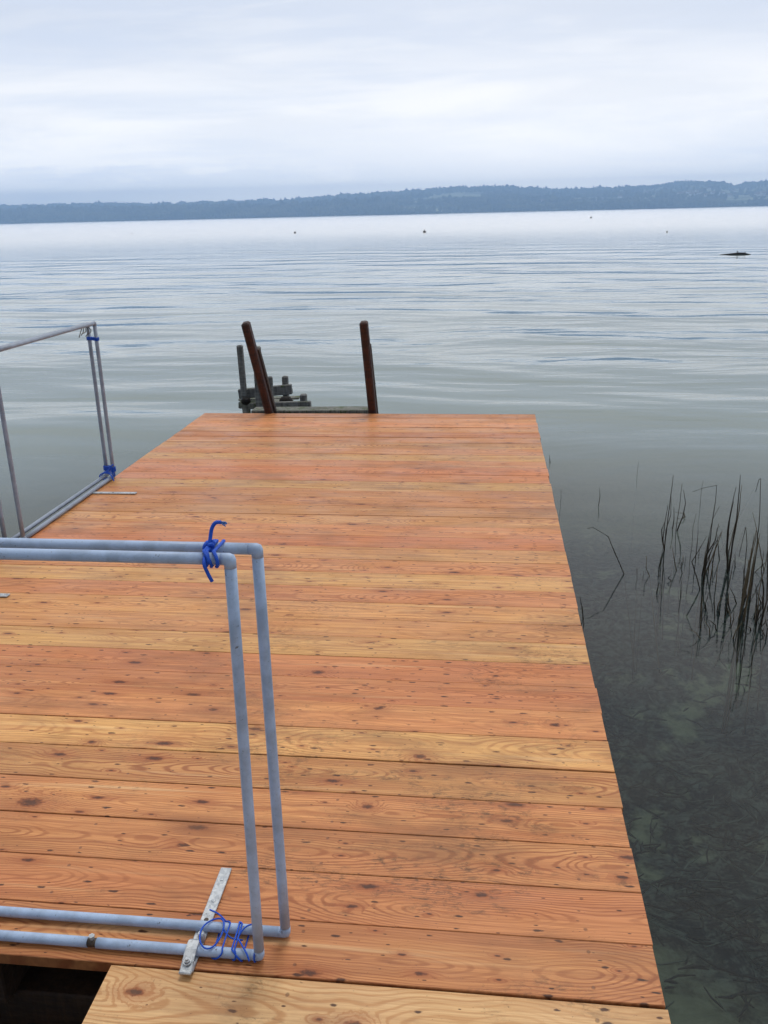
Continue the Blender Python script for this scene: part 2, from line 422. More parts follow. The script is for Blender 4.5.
# ------------------------------------------------------------------ tubular barrier frames
PR = .0110
def frame(name, label, group, A, B, h, mat, sleeve=None, z0=.0135, lean=(0, 0)):
    """upright rectangular pipe frame standing on the line A-B; pipes are mitred and welded at the corners"""
    A = Vector(A); B = Vector(B); root = empty(name, (A.x, A.y, DECK), label, 'barrier frame', group)
    zb, zt = DECK + z0, DECK + h; d = (B - A).normalized(); ln = Vector((lean[0], lean[1], 0)); up = Vector((0, 0, 1))
    def P3(p, z, k=0): return Vector((p.x, p.y, z)) + ln * k
    E_ = .0128
    def pipe(nm, p, q, e0=E_, e1=E_):
        dd = (q - p).normalized(); p = p + dd * e0; q = q - dd * e1
        b = MB(); n = 6; b.tube([p.lerp(q, i / n) for i in range(n + 1)], PR, 18); return b.build(nm, mat, root)
    def elbow(c, d1, d2):
        pts = [c + d1 * E_ * 1.25, c + d1 * .0028, c + d1 * .0008 + d2 * .0008, c + d2 * .0028, c + d2 * E_ * 1.25]
        b = MB(); b.tube(pts, PR * 1.012, 18); b.build('elbow', mat, root)
    ca, cb_, ba, bb = P3(A, zt, 1), P3(B, zt, 1), P3(A, zb), P3(B, zb)
    pipe('top_pipe', ca, cb_); pipe('upright', ba, ca); pipe('upright', bb, cb_)
    ua = (ca - ba).normalized(); ub = (cb_ - bb).normalized()
    elbow(ca, d, -ua); elbow(cb_, -d, -ub); elbow(ba, d, ua); elbow(bb, -d, ub)
    if sleeve is None:
        pipe('bottom_pipe', ba, bb)
    else:
        S1 = A + d * (sleeve - .010); S2 = A + d * (sleeve + .010)
        pipe('bottom_pipe', ba, P3(S1, zb), E_, 0); pipe('bottom_pipe', P3(S2, zb), bb, 0, E_)
        b = MB(); b.tube([P3(S1 - d * .004, zb), P3(S2 + d * .004, zb)], PR * .86, 14)
        j = b.build('pipe_joint', M['dark'], root)
        b = MB(); m = (S1 + S2) / 2; b.tube([P3(m, zb + .007) , P3(m, zb + .015)], .0045, 8); b.tube([P3(m, zb + .015), P3(m, zb + .019)], .0068, 6, smooth=False)
        b.build('screw', M['zinc'], j)
    return root
GF = 'tubular barrier frames round the jetty'
frame('barrier_frame', 'nearest grey pipe frame, the front one of the tied pair', GF, (-.462, 1.399, 0), (-1.55, 1.399, 0), .923, M['pipe'], sleeve=.372, lean=(.010, 0))
frame('barrier_frame', 'grey pipe frame standing just behind the nearest frame', GF, (-.420, 1.466, 0), (-1.60, 1.466, 0), .917, M['pipe'], lean=(.000, 0))
frame('barrier_frame', 'outer pipe frame of the tied pair along the left edge, overhanging the water', GF, (-2.330, 4.93, 0), (-2.330, 3.73, 0), .932, M['pipefar'])
frame('barrier_frame', 'inner pipe frame of the tied pair along the left edge, on the boards', GF, (-2.276, 4.905, 0), (-2.276, 3.80, 0), .940, M['pipefar'])
frame('barrier_frame', 'pipe frame on the left edge cut off by the photo edge', GF, (-2.300, 3.60, 0), (-2.300, 2.35, 0), .938, M['pipe'])

# flat bar brackets with a pipe clamp
def bracket(label, p, ang, length, cl=True, w=.027):
    root = empty('floor_bracket', (p[0], p[1], DECK), label, 'bracket', 'galvanised floor brackets of the barrier')
    Mr = Matrix.Rotation(ang, 3, 'Z'); o = Vector((p[0], p[1], DECK))
    def L(x, y, z): return Mr @ Vector((x, y, z)) + o
    b = MB(); b.box(L(0, length/2 - .01, .0045), (w, length + .02, .005), Mr, .001); fb = b.build('flat_bar', M['zinc'], root)
    for t in (.12, .42, .62, .86):
        b = MB(); q = L(0, length * t, 0); b.lathe((q.x, q.y, q.z + .0066), [(.0052, 0), (.0052, .0012), (.003, .0014)], 12); b.build('screw_head', M['dark'] if t in (.42,) else M['zinc'], fb)
    if cl:
        # pair of jaws over the pipe and the bolt that closes them
        b = MB()
        pr = [L(0, -.024, .012), L(0, -.010, .018), L(0, .014, .0275), L(0, .036, .0285), L(0, .046, .022)]
        for i in range(len(pr) - 1):
            a, c = pr[i], pr[i+1]; b.beam(a, c + (c - a) * .06, .025, .0045, up=Mr @ Vector((1, 0, 0)).cross((c - a).normalized()), ch=.001)
        b.build('clamp_jaw', M['zinc'], root)
        b = MB(); b.box(L(0, -.016, .0105), (.027, .034, .007), Mr, .002); b.build('clamp_base', M['zinc'], root)
        b = MB(); q = L(0, -.012, .020); b.lathe(q, [(.0085, 0), (.0085, .0025)], 18); b.lathe(q + Vector((0, 0, .0025)), [(.0062, 0), (.0062, .005)], 6); b.lathe(q + Vector((0, 0, .0075)), [(.0036, 0), (.0036, .004)], 10)
        b.build('bolt', M['zinc'], root)
        b = MB(); q = L(.008, .060, .004); b.lathe(q, [(.006, 0), (.0075, .004), (.0075, .02), (.006, .026)], 10); b.build('nut', M['zinc'], root)
    return root
bracket('long flat bar bracket clamped to the nearest frame, bolt in front', (-.607, 1.372, 0), .012, .285)
bracket('flat bar bracket beside the far left corner post', (-2.25, 4.590, 0), -math.pi/2 + .02, .24, cl=False, w=.03)
bracket('short end of a flat bar at the left photo edge', (-2.25, 3.165, 0), -math.pi/2, .245, cl=False, w=.03)

# ------------------------------------------------------------------ blue cords
def smooth_path(pts, n=6):
    pts = [Vector(p) for p in pts]; out = []
    for i in range(len(pts) - 1):
        p0 = pts[max(i-1, 0)]; p1 = pts[i]; p2 = pts[i+1]; p3 = pts[min(i+2, len(pts)-1)]
        for k in range(n):
            t = k / n
            out.append(.5 * ((2*p1) + (p2-p0)*t + (2*p0-5*p1+4*p2-p3)*t*t + (3*p1-p0-3*p2+p3)*t**3))
    out.append(pts[-1]); return out
def loop2(x, c1, c2, r, n=22, tilt=0.0, shear=.009):
    """closed racetrack loop round two pipes running along X; c = (y, z)"""
    a = Vector((0, *c1)); b = Vector((0, *c2)); d = (b - a).normalized(); nn = Vector((1, 0, 0)).cross(d)
    pts = []
    for k in range(n):
        t = 2 * math.pi * k / n; cs = math.cos(t); sn = math.sin(t)
        base = b if cs > 0 else a
        q = base + d * cs * r + nn * sn * r
        pts.append(Vector((x + tilt * sn - shear * cs, q.y, q.z)))
    pts.append(pts[0].copy()); return pts
ct, cb = .923, .917
r_ = empty('blue_cord', (-.50, 1.43, DECK + ct), 'bright blue cord knotted round both top pipes, loose end upright', 'cord', 'blue cords tying the frames')
b = MB()
b.tube(loop2(-.497, (1.399, DECK+ct), (1.466, DECK+cb), PR + .0030, tilt=.002), .0031, 8)
b.tube(loop2(-.480, (1.399, DECK+ct), (1.466, DECK+cb), PR + .0030, tilt=-.002), .0032, 8)
b.tube(loop2(-.494, (1.399, DECK+ct), (1.466, DECK+cb), PR + .0033, tilt=-.006), .0030, 8)
b.build('wrap', M['cord'], r_)
b = MB(); K = Vector((-.497, 1.425, DECK + ct + .014))
kp = [K + Vector((.007*math.cos(t)*(1+.2*math.sin(3*t)), .007*math.sin(t*1.5), .006*math.sin(2*t))) for t in np.linspace(0, 4*math.pi, 30)]
b.tube(kp, .0036, 8); b.build('knot', M['cord'], r_)
b = MB(); b.tube(smooth_path([K, K + Vector((.001, .008, .014)), K + Vector((.004, .012, .030)), K + Vector((.011, .014, .040)), K + Vector((.021, .015, .041))]), [.0036]*24 + [.0040], 8)
e1 = b.build('loose_end', M['cord'], r_)
b = MB(); q = K + Vector((.020, .015, .041))
for k in range(7):
    b.tube([q, q + Vector((.011, random.uniform(-.006, .006), random.uniform(-.007, .007)))], [.0022, .0010], 5)
b.build('frayed_tip', M['cordpale'], e1)
b = MB(); b.tube(smooth_path([K + Vector((0, -.012, .002)), K + Vector((.003, -.044, -.014)), K + Vector((.008, -.046, -.032)), K + Vector((.015, -.045, -.050))]), .0034, 8); b.build('loose_end', M['cord'], r_)

zb = DECK + .0135
r_ = empty('blue_cord', (-.56, 1.43, DECK), 'thin blue cord in a ring round the bottom pipes by the clamp', 'cord', 'blue cords tying the frames')
b = MB()
ring = [Vector((-.575 + .024*math.cos(t), 1.434 + .042*math.sin(t), zb + .018 + .004*math.sin(t*2+1))) for t in np.linspace(0, 2*math.pi, 26)]
b.tube(ring, .0019, 7)
b.tube(loop2(-.556, (1.399, zb), (1.466, zb), PR + .0022, tilt=.013), .0018, 7)
b.build('wrap', M['cord'], r_)
b = MB(); b.tube(smooth_path([(-.556, 1.47, zb+.016), (-.575, 1.482, zb+.022), (-.598, 1.492, zb+.022)]), .0018, 6)
b.tube(smooth_path([(-.556, 1.45, zb+.014), (-.535, 1.436, zb+.004), (-.51, 1.441, zb-.006)]), .0017, 6); b.build('loose_end', M['cord'], r_)
r_ = empty('blue_cord', (-.50, 1.43, DECK), 'thin blue cord crossed over the bottom pipes by the corner posts', 'cord', 'blue cords tying the frames')
b = MB()
b.tube(loop2(-.520, (1.399, zb), (1.466, zb), PR + .0022, tilt=.004), .0018, 7)
b.tube(loop2(-.512, (1.399, zb), (1.466, zb), PR + .0024, tilt=-.010), .0019, 7)
b.build('wrap', M['cord'], r_)
b = MB(); b.tube(smooth_path([(-.478, 1.471, zb+.016), (-.503, 1.455, zb+.020), (-.516, 1.432, zb+.012), (-.503, 1.408, zb+.019), (-.486, 1.388, zb+.014), (-.478, 1.378, zb+.004)]), .0018, 6)
b.tube(loop2(-.470, (1.399, zb), (1.399001, zb), PR + .0022, shear=0), .0017, 6, caps=False); b.build('loose_end', M['cord'], r_)

def loopz(c1, c2, z, r, n=20):
    a = Vector((*c1, 0)); bb = Vector((*c2, 0)); d = (bb - a).normalized(); nn = Vector((0, 0, 1)).cross(d); pts = []
    for k in range(n + 1):
        t = 2*math.pi*k/n; base = bb if math.cos(t) > 0 else a
        q = base + d*math.cos(t)*r + nn*math.sin(t)*r; pts.append(Vector((q.x, q.y, z + .002*math.sin(t*3))))
    return pts
r_ = empty('blue_cord', (-2.31, 4.92, DECK + .85), 'dark blue cord band near the top of the far left posts', 'cord', 'blue cords tying the frames')
b = MB()
for k in range(3): b.tube(loopz((-2.330, 4.93), (-2.276, 4.905), DECK + .842 + k*.0065, PR + .003), .0032, 8)
b.build('wrap', M['cord'], r_)
r_ = empty('blue_cord', (-2.31, 4.90, DECK), 'bulky blue cord knot at the foot of the far left posts', 'cord', 'blue cords tying the frames')
b = MB()
for k in range(4): b.tube(loopz((-2.330, 4.93), (-2.276, 4.905), DECK + .045 + k*.008, PR + .004), .0036, 8)
for k in range(3): 
    b.tube([Vector((-2.300 + .040*math.cos(t), 4.845 + k*.022 , DECK + .026 + .022*math.sin(t))) for t in np.linspace(0, 2*math.pi, 18)], .0034, 7)
b.build('wrap', M['cord'], r_)
b = MB(); b.tube(smooth_path([(-2.28, 4.86, DECK+.06), (-2.262, 4.85, DECK+.085), (-2.250, 4.862, DECK+.10)]), .004, 7); b.tube(smooth_path([(-2.28, 4.85, DECK+.05), (-2.255, 4.83, DECK+.03), (-2.24, 4.82, DECK+.006)]), .004, 7)
b.build('loose_end', M['cord'], r_)
r_ = empty('wire_scrap', (-2.292, 4.83, DECK + .91), 'rusty wire scraps hanging under the far left top pipe', 'wire')
b = MB()
for k in range(5):
    y = 4.80 + .012*k; b.tube(smooth_path([(-2.30, y, DECK+.935), (-2.31+.01*k, y-.01, DECK+.905), (-2.315+.008*k, y-.03, DECK+.875+.01*(k % 3))]), .0025, 5)
b.build('wire_strands', M['wire'], r_)

# ------------------------------------------------------------------ bathing ladder
lad = empty('bathing_ladder', (-1.35, 6.9, 0), 'bathing ladder with two red-brown hand posts and a mossy tread at the jetty end', 'ladder')
b = MB(); b.beam((-1.585, 6.99, -.65), (-1.858, 6.63, DECK + .738), .062, .078, up=Vector((0, 1, 0)), ch=.012); b.build('hand_post', M['stain'], lad)
b = MB(); b.beam((-.855, 6.99, -.65), (-.948, 6.70, DECK + .728), .062, .078, up=Vector((0, 1, 0)), ch=.012); b.build('hand_post', M['stain'], lad)
b = MB(); b.beam((-1.560, 7.05, -.65), (-1.808, 6.72, DECK + .52), .050, .050, ch=.006); b.build('side_batten', M['staindark'], lad)
b = MB(); b.beam((-.832, 7.05, -.65), (-.925, 6.77, DECK + .545), .040, .050, ch=.006); b.build('side_batten', M['staindark'], lad)
b = MB(); b.beam((-1.92, 6.90, DECK - .016), (-.895, 6.90, DECK - .008), .040, .15, up=Vector((0, 0, 1)).cross(Vector((1, 0, 0))), ch=.006); b.build('tread', M['oldmoss'], lad)
for k in range(3):
    b = MB(); z = DECK - .30 * (k + 1); b.box((-1.31, 7.03 + .02*k, z), (.84, .13, .035), ch=.004); b.build('tread', M['oldmoss'], lad)

# ------------------------------------------------------------------ remains of an older jetty behind the ladder
rem = empty('old_jetty_remains', (-2.0, 7.6, 0), 'weathered grey posts and broken planks standing behind the left ladder post', 'old jetty')
def A(u, v, Y=7.6): return at_y(u, v, Y)
def post(u0, v0, u1, v1, w, Y, mat='old', bottom=-1.6):
    t = A(u0, v0, Y); l = A(u1, v1, Y); d = (l - t); k = (bottom - t.z) / d.z
    b = MB(); b.beam((t.x + d.x*k*.35, Y + .04, bottom), t, w, w, ch=.010); b.build('post', M[mat], rem)
post(239.6, 345, 244.5, 390, .052, 7.62); post(256.5, 346.5, 258.5, 408, .066, 7.55); post(269.7, 376.5, 270.5, 410, .046, 7.50, 'old')
post(285, 376, 285.6, 395, .054, 7.72); post(303.3, 394, 304, 408, .058, 7.45)
def plank(u0, v0, u1, v1, hgt, Y, mat='old', th=.05):
    a = A(u0, v0, Y); c = A(u1, v1, Y); b = MB(); b.beam(a, c, hgt, th, up=Vector((0, 1, 0)), ch=.006); b.build('plank', M[mat], rem)
plank(239, 394, 292, 389, .088, 7.66); plank(274, 405.5, 311, 404.5, .062, 7.40); plank(240, 404, 257, 405, .06, 7.62, 'oldmoss', .12); plank(272, 402, 292, 402, .03, 7.8, 'oldmoss', .14)
plank(239.5, 399, 300, 397.5, .02, 8.0, 'oldmoss', .1)
b = MB(); c = A(286, 402, 7.50); b.lathe(c - Vector((0, 0, .05)), [(.052, 0), (.064, .03), (.060, .07), (.040, .095), (.015, .10)], 14); b.build('post_stump', M['black'], rem)
b = MB(); c = A(246, 401, 7.58); b.lathe(c - Vector((0, 0, .03)), [(.03, 0), (.045, .02), (.042, .05), (.02, .06)], 12); b.build('post_stump', M['black'], rem)
b = MB(); c = A(247, 411, 7.58); b.lathe(c - Vector((0, 0, .9)), [(.035, 0), (.035, .95)], 12); b.build('post', M['oldmoss'], rem)

# ------------------------------------------------------------------ lake bed
def grid(name, xs, ys, zf, mat, kind='structure'):
    nx, ny = len(xs), len(ys); vs = [(x, y, zf(x, y)) for y in ys for x in xs]
    fs = [(j*nx+i, j*nx+i+1, (j+1)*nx+i+1, (j+1)*nx+i) for j in range(ny-1) for i in range(nx-1)]
    me = bpy.data.meshes.new(name); me.from_pydata(vs, [], fs); me.polygons.foreach_set('use_smooth', [True]*len(fs)); me.materials.append(mat); me.update()
    o = bpy.data.objects.new(name, me); COL.objects.link(o); tag(o, kind=kind); return o
def bedz(x, y):
    d = -.34 - .035 * max(y, 0) ** 1.15 + .05 * noise.noise(Vector((x*.9, y*.9, 3))) + .02 * noise.noise(Vector((x*4, y*4, 1)))
    d -= .22 * math.exp(-((y - 3.3)/1.6)**2) if x > 0 else 0
    return max(d, -14)
s = NT('lake_bed'); wp = s.pos(); w = s.sep(wp)
n1 = s.noise(wp, .9, 5, .6); n2 = s.noise(wp, 6, 5, .65); n3 = s.noise(s.vmath('ADD', wp, s.vmath('SCALE', s.noise(wp, 2, 3, .5, col=True), scale=.8)), 13, 6, .7)
mud = s.mix(n2, (.095, .110, .074), (.20, .22, .16))
n4 = s.noise(s.vmath('ADD', wp, s.vmath('SCALE', s.noise(wp, 5, 3, .5, col=True), scale=.35)), 34, 5, .75)
weed = s.mix(s.ramp(s.math('ADD', s.math('MULTIPLY', n3, .6), s.math('MULTIPLY', n4, .4)), .44, .60), (.004, .007, .012), (.060, .072, .070))
# the weed bed fills the shallows to the right of the jetty and ends raggedly
ym = s.math('ADD', w[1], s.math('MULTIPLY', s.math('SUBTRACT', n1, .5), 2.2))
ym = s.math('ADD', ym, s.math('MULTIPLY', s.math('SUBTRACT', n2, .5), .9))
m1 = s.ramp(ym, 6.5, 7.9, 1, 0)
m2 = s.ramp(s.math('SUBTRACT', ym, s.math('MULTIPLY', w[0], -1.2)), 2.9, 3.7, 0, 1)
m3_ = s.ramp(s.math('ADD', w[0], s.math('MULTIPLY', s.math('SUBTRACT', n1, .5), .8)), -.3, .2, 0, 1)
wm = s.math('MULTIPLY', s.math('MULTIPLY', m1, m2), m3_)
gaps = s.ramp(s.noise(wp, 1.9, 5, .65), .55, .65, 0, .85)
wm = s.math('SUBTRACT', wm, s.math('MULTIPLY', gaps, wm))
M['bed'] = s.out(s.principled(s.mix(wm, mud, weed), .95, s.bump(n3, .6, .03), spec=.1))
xs = list(np.linspace(-6, 8, 90)); ys = list(np.linspace(-3, 16, 120))
xs = [-9000, -2000, -400, -100, -40, -20, -12] + xs + [14, 24, 50, 120, 400, 2000, 9000]; ys = [-4500, -800, -60, -10] + ys + [22, 32, 50, 90, 200, 600, 1500, 2800]
grid('lake_bed', xs, ys, lambda x, y: bedz(x, y) if y < 2700 else -14, M['bed'])

# ------------------------------------------------------------------ water
def water_mat():
    s = NT('lake_water'); wp = s.pos(); w = s.sep(wp)
    xy = s.comb(w[0], w[1], 0.0)
    warp = s.vmath('SCALE', s.vmath('SUBTRACT', s.noise(xy, .12, 2, .5, col=True), (.5, .5, .5)), scale=3.0)
    q = s.vmath('ADD', xy, warp)
    # wind ripples run in long crests, rotated a little against the jetty
    def rot(v, a):
        x = s.n('ShaderNodeVectorRotate', rotation_type='Z_AXIS'); s.put(x.inputs['Vector'], v); x.inputs['Angle'].default_value = a; return x.outputs[0]
    big = s.noise(s.scale(rot(q, .12), (.15, .52, 1)), 1, 2, .45)
    mid = s.noise(s.scale(rot(q, -.10), (.75, 2.6, 1)), 1, 2, .5)
    fine = s.noise(s.scale(rot(q, .06), (2.6, 8.5, 1)), 1, 2, .5)
    gust = s.ramp(s.noise(s.scale(xy, (.05, .11, 1)), 1, 3, .55), .38, .66, .35, 1.0)
    d = s.math('SQRT', s.math('ADD', s.math('MULTIPLY', w[0], w[0]), s.math('MULTIPLY', w[1], w[1])))
    calm = s.ramp(d, 4.5, 11.0, .10, 1.0)
    calmf = s.ramp(d, 6.0, 16.0, .12, 1.0)
    h = s.math('MULTIPLY', s.math('MULTIPLY', big, s.ramp(d, 14, 34, .145, .11)), s.math('MULTIPLY', calm, s.ramp(d, 10, 90, 1, .06)))
    h = s.math('ADD', h, s.math('MULTIPLY', s.math('MULTIPLY', mid, .024), s.math('MULTIPLY', s.math('MULTIPLY', calm, gust), s.ramp(d, 9, 60, 1, .06))))
    h = s.math('ADD', h, s.math('MULTIPLY', s.math('MULTIPLY', fine, .0045), s.math('MULTIPLY', s.math('MULTIPLY', calmf, gust), s.ramp(d, 8, 50, 1, .06))))
    nrm = s.bump(h, 1.0, WAVE)
    fr = s.n('ShaderNodeFresnel'); fr.inputs['IOR'].default_value = 1.333; s.put(fr.inputs['Normal'], nrm)
    gl = s.n('ShaderNodeBsdfGlossy'); s.put(gl.inputs['Roughness'], s.ramp(d, 14, 130, .03, .22)); s.put(gl.inputs['Normal'], nrm); gl.inputs['Color'].default_value = (1, 1, 1, 1)
    tr = s.n('ShaderNodeBsdfTransparent'); tr.inputs['Color'].default_value = (.70, .80, .78, 1)
    # suspended silt: the deeper the water, the less of the bed comes through
    df = s.n('ShaderNodeBsdfDiffuse'); s.put(df.inputs['Color'], (.165, .215, .200, 1))
    turb = s.ramp(d, 4.2, 9.8, .035, .97)
    body = s.n('ShaderNodeMixShader'); s.put(body.inputs[0], turb); s.t.links.new(tr.outputs[0], body.inputs[1]); s.t.links.new(df.outputs[0], body.inputs[2])
    mx = s.n('ShaderNodeMixShader'); s.put(mx.inputs[0], fr.outputs[0]); s.t.links.new(body.outputs[0], mx.inputs[1]); s.t.links.new(gl.outputs[0], mx.inputs[2])
    return s.out(mx.outputs[0])
WAVE = 1.0
M['water'] = water_mat()
grid('water', [-9000, -60, 60, 9000], [-4500, -40, 60, 2800], lambda x, y: 0.0, M['water'])

# ------------------------------------------------------------------ far shore
prof = [(-200,204),(0,205),(60,203),(110,202),(150,203),(230,200),(280,199),(330,195),(400,190),(450,186),(510,185),(560,188),(600,187),(650,184),(690,180),(722,180),(735,184),(768,179),(900,174),(1100,178)]
ts = []; es = []
for (u, v) in prof:
    p = at_y(u, v, 1000.0); ts.append(p.x / 1000); es.append((p.z - CAMZ) / 1000)
ts[0] -= .8; ts[-1] += .8
def hill(x, y):
    if y < 2560: return -3
    t = x / y; e = np.interp(t, ts, es) * 4100 - 14
    k = min(1, max(0, (y - 2600) / 1500)); k = k ** .9
    base = e * k
    front = 10 * math.exp(-((y - 2950)/260)**2) * (1.5 if t < -.12 else .6)
    z = base + front + 7 * k * (1 - k) * 4 * noise.noise(Vector((x/420, y/420, 0))) + 3 * k * noise.noise(Vector((x/120, y/120, 5)))
    if y > 4100: z -= (y - 4100) * .05
    if y < 2640: z = min(z, 1.2) if y > 2600 else -1.0
    return z
s = NT('hill_ground'); wp = s.pos()
f = s.noise(s.scale(wp, (.004, .006, 0)), 1, 3)
M['hill'] = s.out(s.principled(s.mix(s.ramp(f, .46, .54), (.035, .050, .022), (.26, .29, .17)), .95, spec=.1))
grid('hills', list(np.linspace(-3200, 3200, 161)), [2560, 2601, 2620, 2650] + list(np.linspace(2700, 4600, 60)), hill, M['hill'])

s = NT('forest_leaves'); wp = s.pos(); nn = s.ramp(s.noise(s.scale(wp, (.012, .008, .03)), 1, 4, .65), .38, .62)
M['forest'] = s.out(s.principled(s.mix(nn, (.010, .014, .008), (.085, .085, .045)), .95, spec=.1))
def ico(rad=1):
    import bmesh
    bm = bmesh.new(); bmesh.ops.create_icosphere(bm, subdivisions=1, radius=1); V = np.array([v.co[:] for v in bm.verts]); Fc = np.array([[v.index for v in f.verts] for f in bm.faces]); bm.free(); return V, Fc
IV, IF = ico()
NTREE = 15000
Vs = np.empty((NTREE, len(IV), 3), 'f'); cnt = 0
villages = [(.205, .30)]
while cnt < NTREE:
    y = 2606 + (4180 - 2606) * rng.random() ** 1.5; 
    if rng.random() < .12: y = 4020 + 120 * rng.random()
    t = rng.uniform(-.62, .36); x = t * y
    if y > 2660 and y < 3950:
        m = noise.noise(Vector((x/260, y/330, 9))) + (.35 if t < -.1 else 0) 
        vil = .155 < t < .31 and 2850 < y < 3900
        if m < -.05 and not vil: continue
        if vil and rng.random() < .80: continue
    g = hill(x, y); hgt = rng.uniform(8, 17) * (1.15 if y < 2660 else 1) * (1 + .95 * noise.noise(Vector((x/55, y/55, 2))) + .3 * (rng.random() < .06)); wd = rng.uniform(4.5, 8.5)
    J = IV * (1 + rng.uniform(-.22, .22, IV.shape))
    Vs[cnt] = J * (wd, wd, hgt * .5) + (x, y, g + hgt * .45); cnt += 1
Fs = (IF[None] + (np.arange(NTREE) * len(IV))[:, None, None]).reshape(-1, 3)
me = bpy.data.meshes.new('forest'); me.vertices.add(NTREE * len(IV)); me.vertices.foreach_set('co', Vs.ravel())
me.loops.add(Fs.size); me.loops.foreach_set('vertex_index', Fs.ravel().astype('i')); me.polygons.add(len(Fs))
me.polygons.foreach_set('loop_start', np.arange(0, Fs.size, 3).astype('i')); me.update(calc_edges=True); me.materials.append(M['forest'])
fo = bpy.data.objects.new('forest', me); COL.objects.link(fo); tag(fo, kind='stuff')

# single tall trees and a mast breaking the ridge line
s = NT('bark'); M['bark'] = s.out(s.principled((.05, .04, .03), .9))
def ridge_tree(u, top, label):
    D = 4090.; p = at_y(u, 200, D); g = hill(p.x, D); h = max(at_y(u, top, D).z - g, 12)
    root = empty('ridge_tree', (p.x, D, g), label, 'tree', 'single trees on the far ridge')
    b = MB(); b.tube([(p.x, D, g - 1), (p.x, D, g + h * .8)], [.9, .3], 6); b.build('trunk', M['bark'], root)
    b = MB()
    for k in range(9):
        z = g + h * (.35 + .07 * k); r = h * .13 * (1 - k / 11)
        J = IV * (1 + rng.uniform(-.25, .25, IV.shape)) * (r, r, r * 1.1) + (p.x + random.uniform(-.3, .3) * r, D + random.uniform(-1, 1), z)
        b.add([tuple(q) for q in J], [tuple(f) for f in IF])
    b.build('crown', M['forest'], root)
for (u, top, lb) in [(593, 184.0, 'tallest slim tree on the far ridge right of the middle'), (600, 185.2, 'small slim tree just right of the tallest ridge tree'), (538, 185.5, 'thin pointed tree on the dip of the far ridge'), (543, 186.2, 'bushy tree beside the thin one in the ridge dip'),
                     (684, 178.5, 'tree at the left end of the flat highest ridge'), (421, 187.5, 'round tree on the rising middle part of the far ridge'), (281, 197.5, 'lone tree on the low left part of the far ridge')]:
    ridge_tree(u, top, lb)

# houses of the village on the right-hand hillside
s = NT('house_wall'); M['hwall'] = s.out(s.principled(s.mix(s.noise(s.obj(), .3, 2), (.78, .78, .76), (.88, .87, .85)), .8))
s = NT('house_roof'); M['hroof'] = s.out(s.principled(s.mix(s.noise(s.obj(), .5, 2), (.10, .07, .06), (.22, .18, .17)), .9))
s = NT('house_glass'); M['hglass'] = s.out(s.principled((.03, .035, .04), .2))
def house(u, v, D, w, dpt, h, ang, label):
    p = at_y(u, v, D); g = hill(p.x, D)
    # sit it on the slope where the line of sight meets the hill
    for k in range(60):
        if at_y(u, v, D).z <= hill(at_y(u, v, D).x, D) + h * .5: break
        D += 20
    p = at_y(u, v, D); g = hill(p.x, D) - 1.0
    root = empty('house', (p.x, D, g), label, 'house', 'village houses on the far right hillside')
    Mr = Matrix.Rotation(ang, 3, 'Z'); o = Vector((p.x, D, g))
    b = MB(); b.box(o + Vector((0, 0, h/2)), (w, dpt, h), Mr)
    b.add([Mr @ Vector(q) + o for q in [(-w/2, -dpt/2, h), (-w/2, dpt/2, h), (-w/2, 0, h + dpt*.38), (w/2, -dpt/2, h), (w/2, dpt/2, h), (w/2, 0, h + dpt*.38)]], [(0, 2, 1), (3, 4, 5)])
    b.build('wall', M['hwall'], root)
    b = MB(); e = .7
    for sgn in (-1, 1):
        b.add([Mr @ Vector(q) + o for q in [(-w/2-e, sgn*(dpt/2+e), h-.5), (w/2+e, sgn*(dpt/2+e), h-.5), (w/2+e, 0, h+dpt*.38+.25), (-w/2-e, 0, h+dpt*.38+.25),
               (-w/2-e, sgn*(dpt/2+e), h-.8), (w/2+e, sgn*(dpt/2+e), h-.8), (w/2+e, 0, h+dpt*.38-.05), (-w/2-e, 0, h+dpt*.38-.05)]],
              [(0,1,2,3), (4,7,6,5), (0,4,5,1), (1,5,6,2), (0,3,7,4)])
    b.build('roof', M['hroof'], root)
    for k in range(3):
        b = MB(); b.box(Mr @ Vector(((k-1)*w*.3, -dpt/2-.06, h*.55)) + o, (1.4, .1, 1.5), Mr); b.build('window', M['hglass'], root)
hs = [(680,194,13,8),(684,193.5,11,6),(690,193,22,8),(692,196,14,9),(697,194,12,7),(699,191.5,24,7),(703,193,13,7),(715,193.5,24,8),(722,193.5,14,7),(728,197.5,13,8),(729,196,12,7),(733.5,192.5,14,9),(761,194.5,16,8),(763,197.5,20,9),(766,194,12,8),
      (757,196,12,7),(643,195,12,6),(620,197,10,6),(648,193,10,6),(600,203.5,26,6),(592,204,18,6),(706,198,10,6),(671,197,10,6),(709,189,11,6),(541,203.5,16,5),(548,203.2,14,5)]
look = ['white house', 'small white house', 'long pale house', 'tall white house', 'pale gabled house']
where = lambda u, v: ('on the lowest slope near the water' if v > 201 else 'in the lower row of the village' if v > 195.5 else 'on the upper slope below the ridge' if v < 192.6 else 'in the middle of the hillside village')
for k, (u, v, w_, h_) in enumerate(hs):
    ordn = 'left to right number'
    side = 'at the right photo edge' if u > 755 else 'right of centre' if u > 712 else 'in the thick of the village' if u > 686 else 'at its left end' if u > 660 else 'alone left of the village'
    size = 'long' if w_ >= 20 else 'tall' if h_ >= 9 else 'small' if h_ <= 6 else 'mid-sized'
    house(u, v, 2950., w_ * 1.15, 9, h_ * 1.15, random.uniform(-.5, .5), f'{size} pale house {where(u, v)}, {side}')

# two boathouses of the near shore line on the left
for (u, lb) in ((352, 'tiny white boathouse on the far shore below the middle hill'), (404, 'low pale boathouse on the far shore line right of the other')):
    house(u, 208.6 + (404 - u) * .0, 2625., 16, 8, 5, .1, lb)

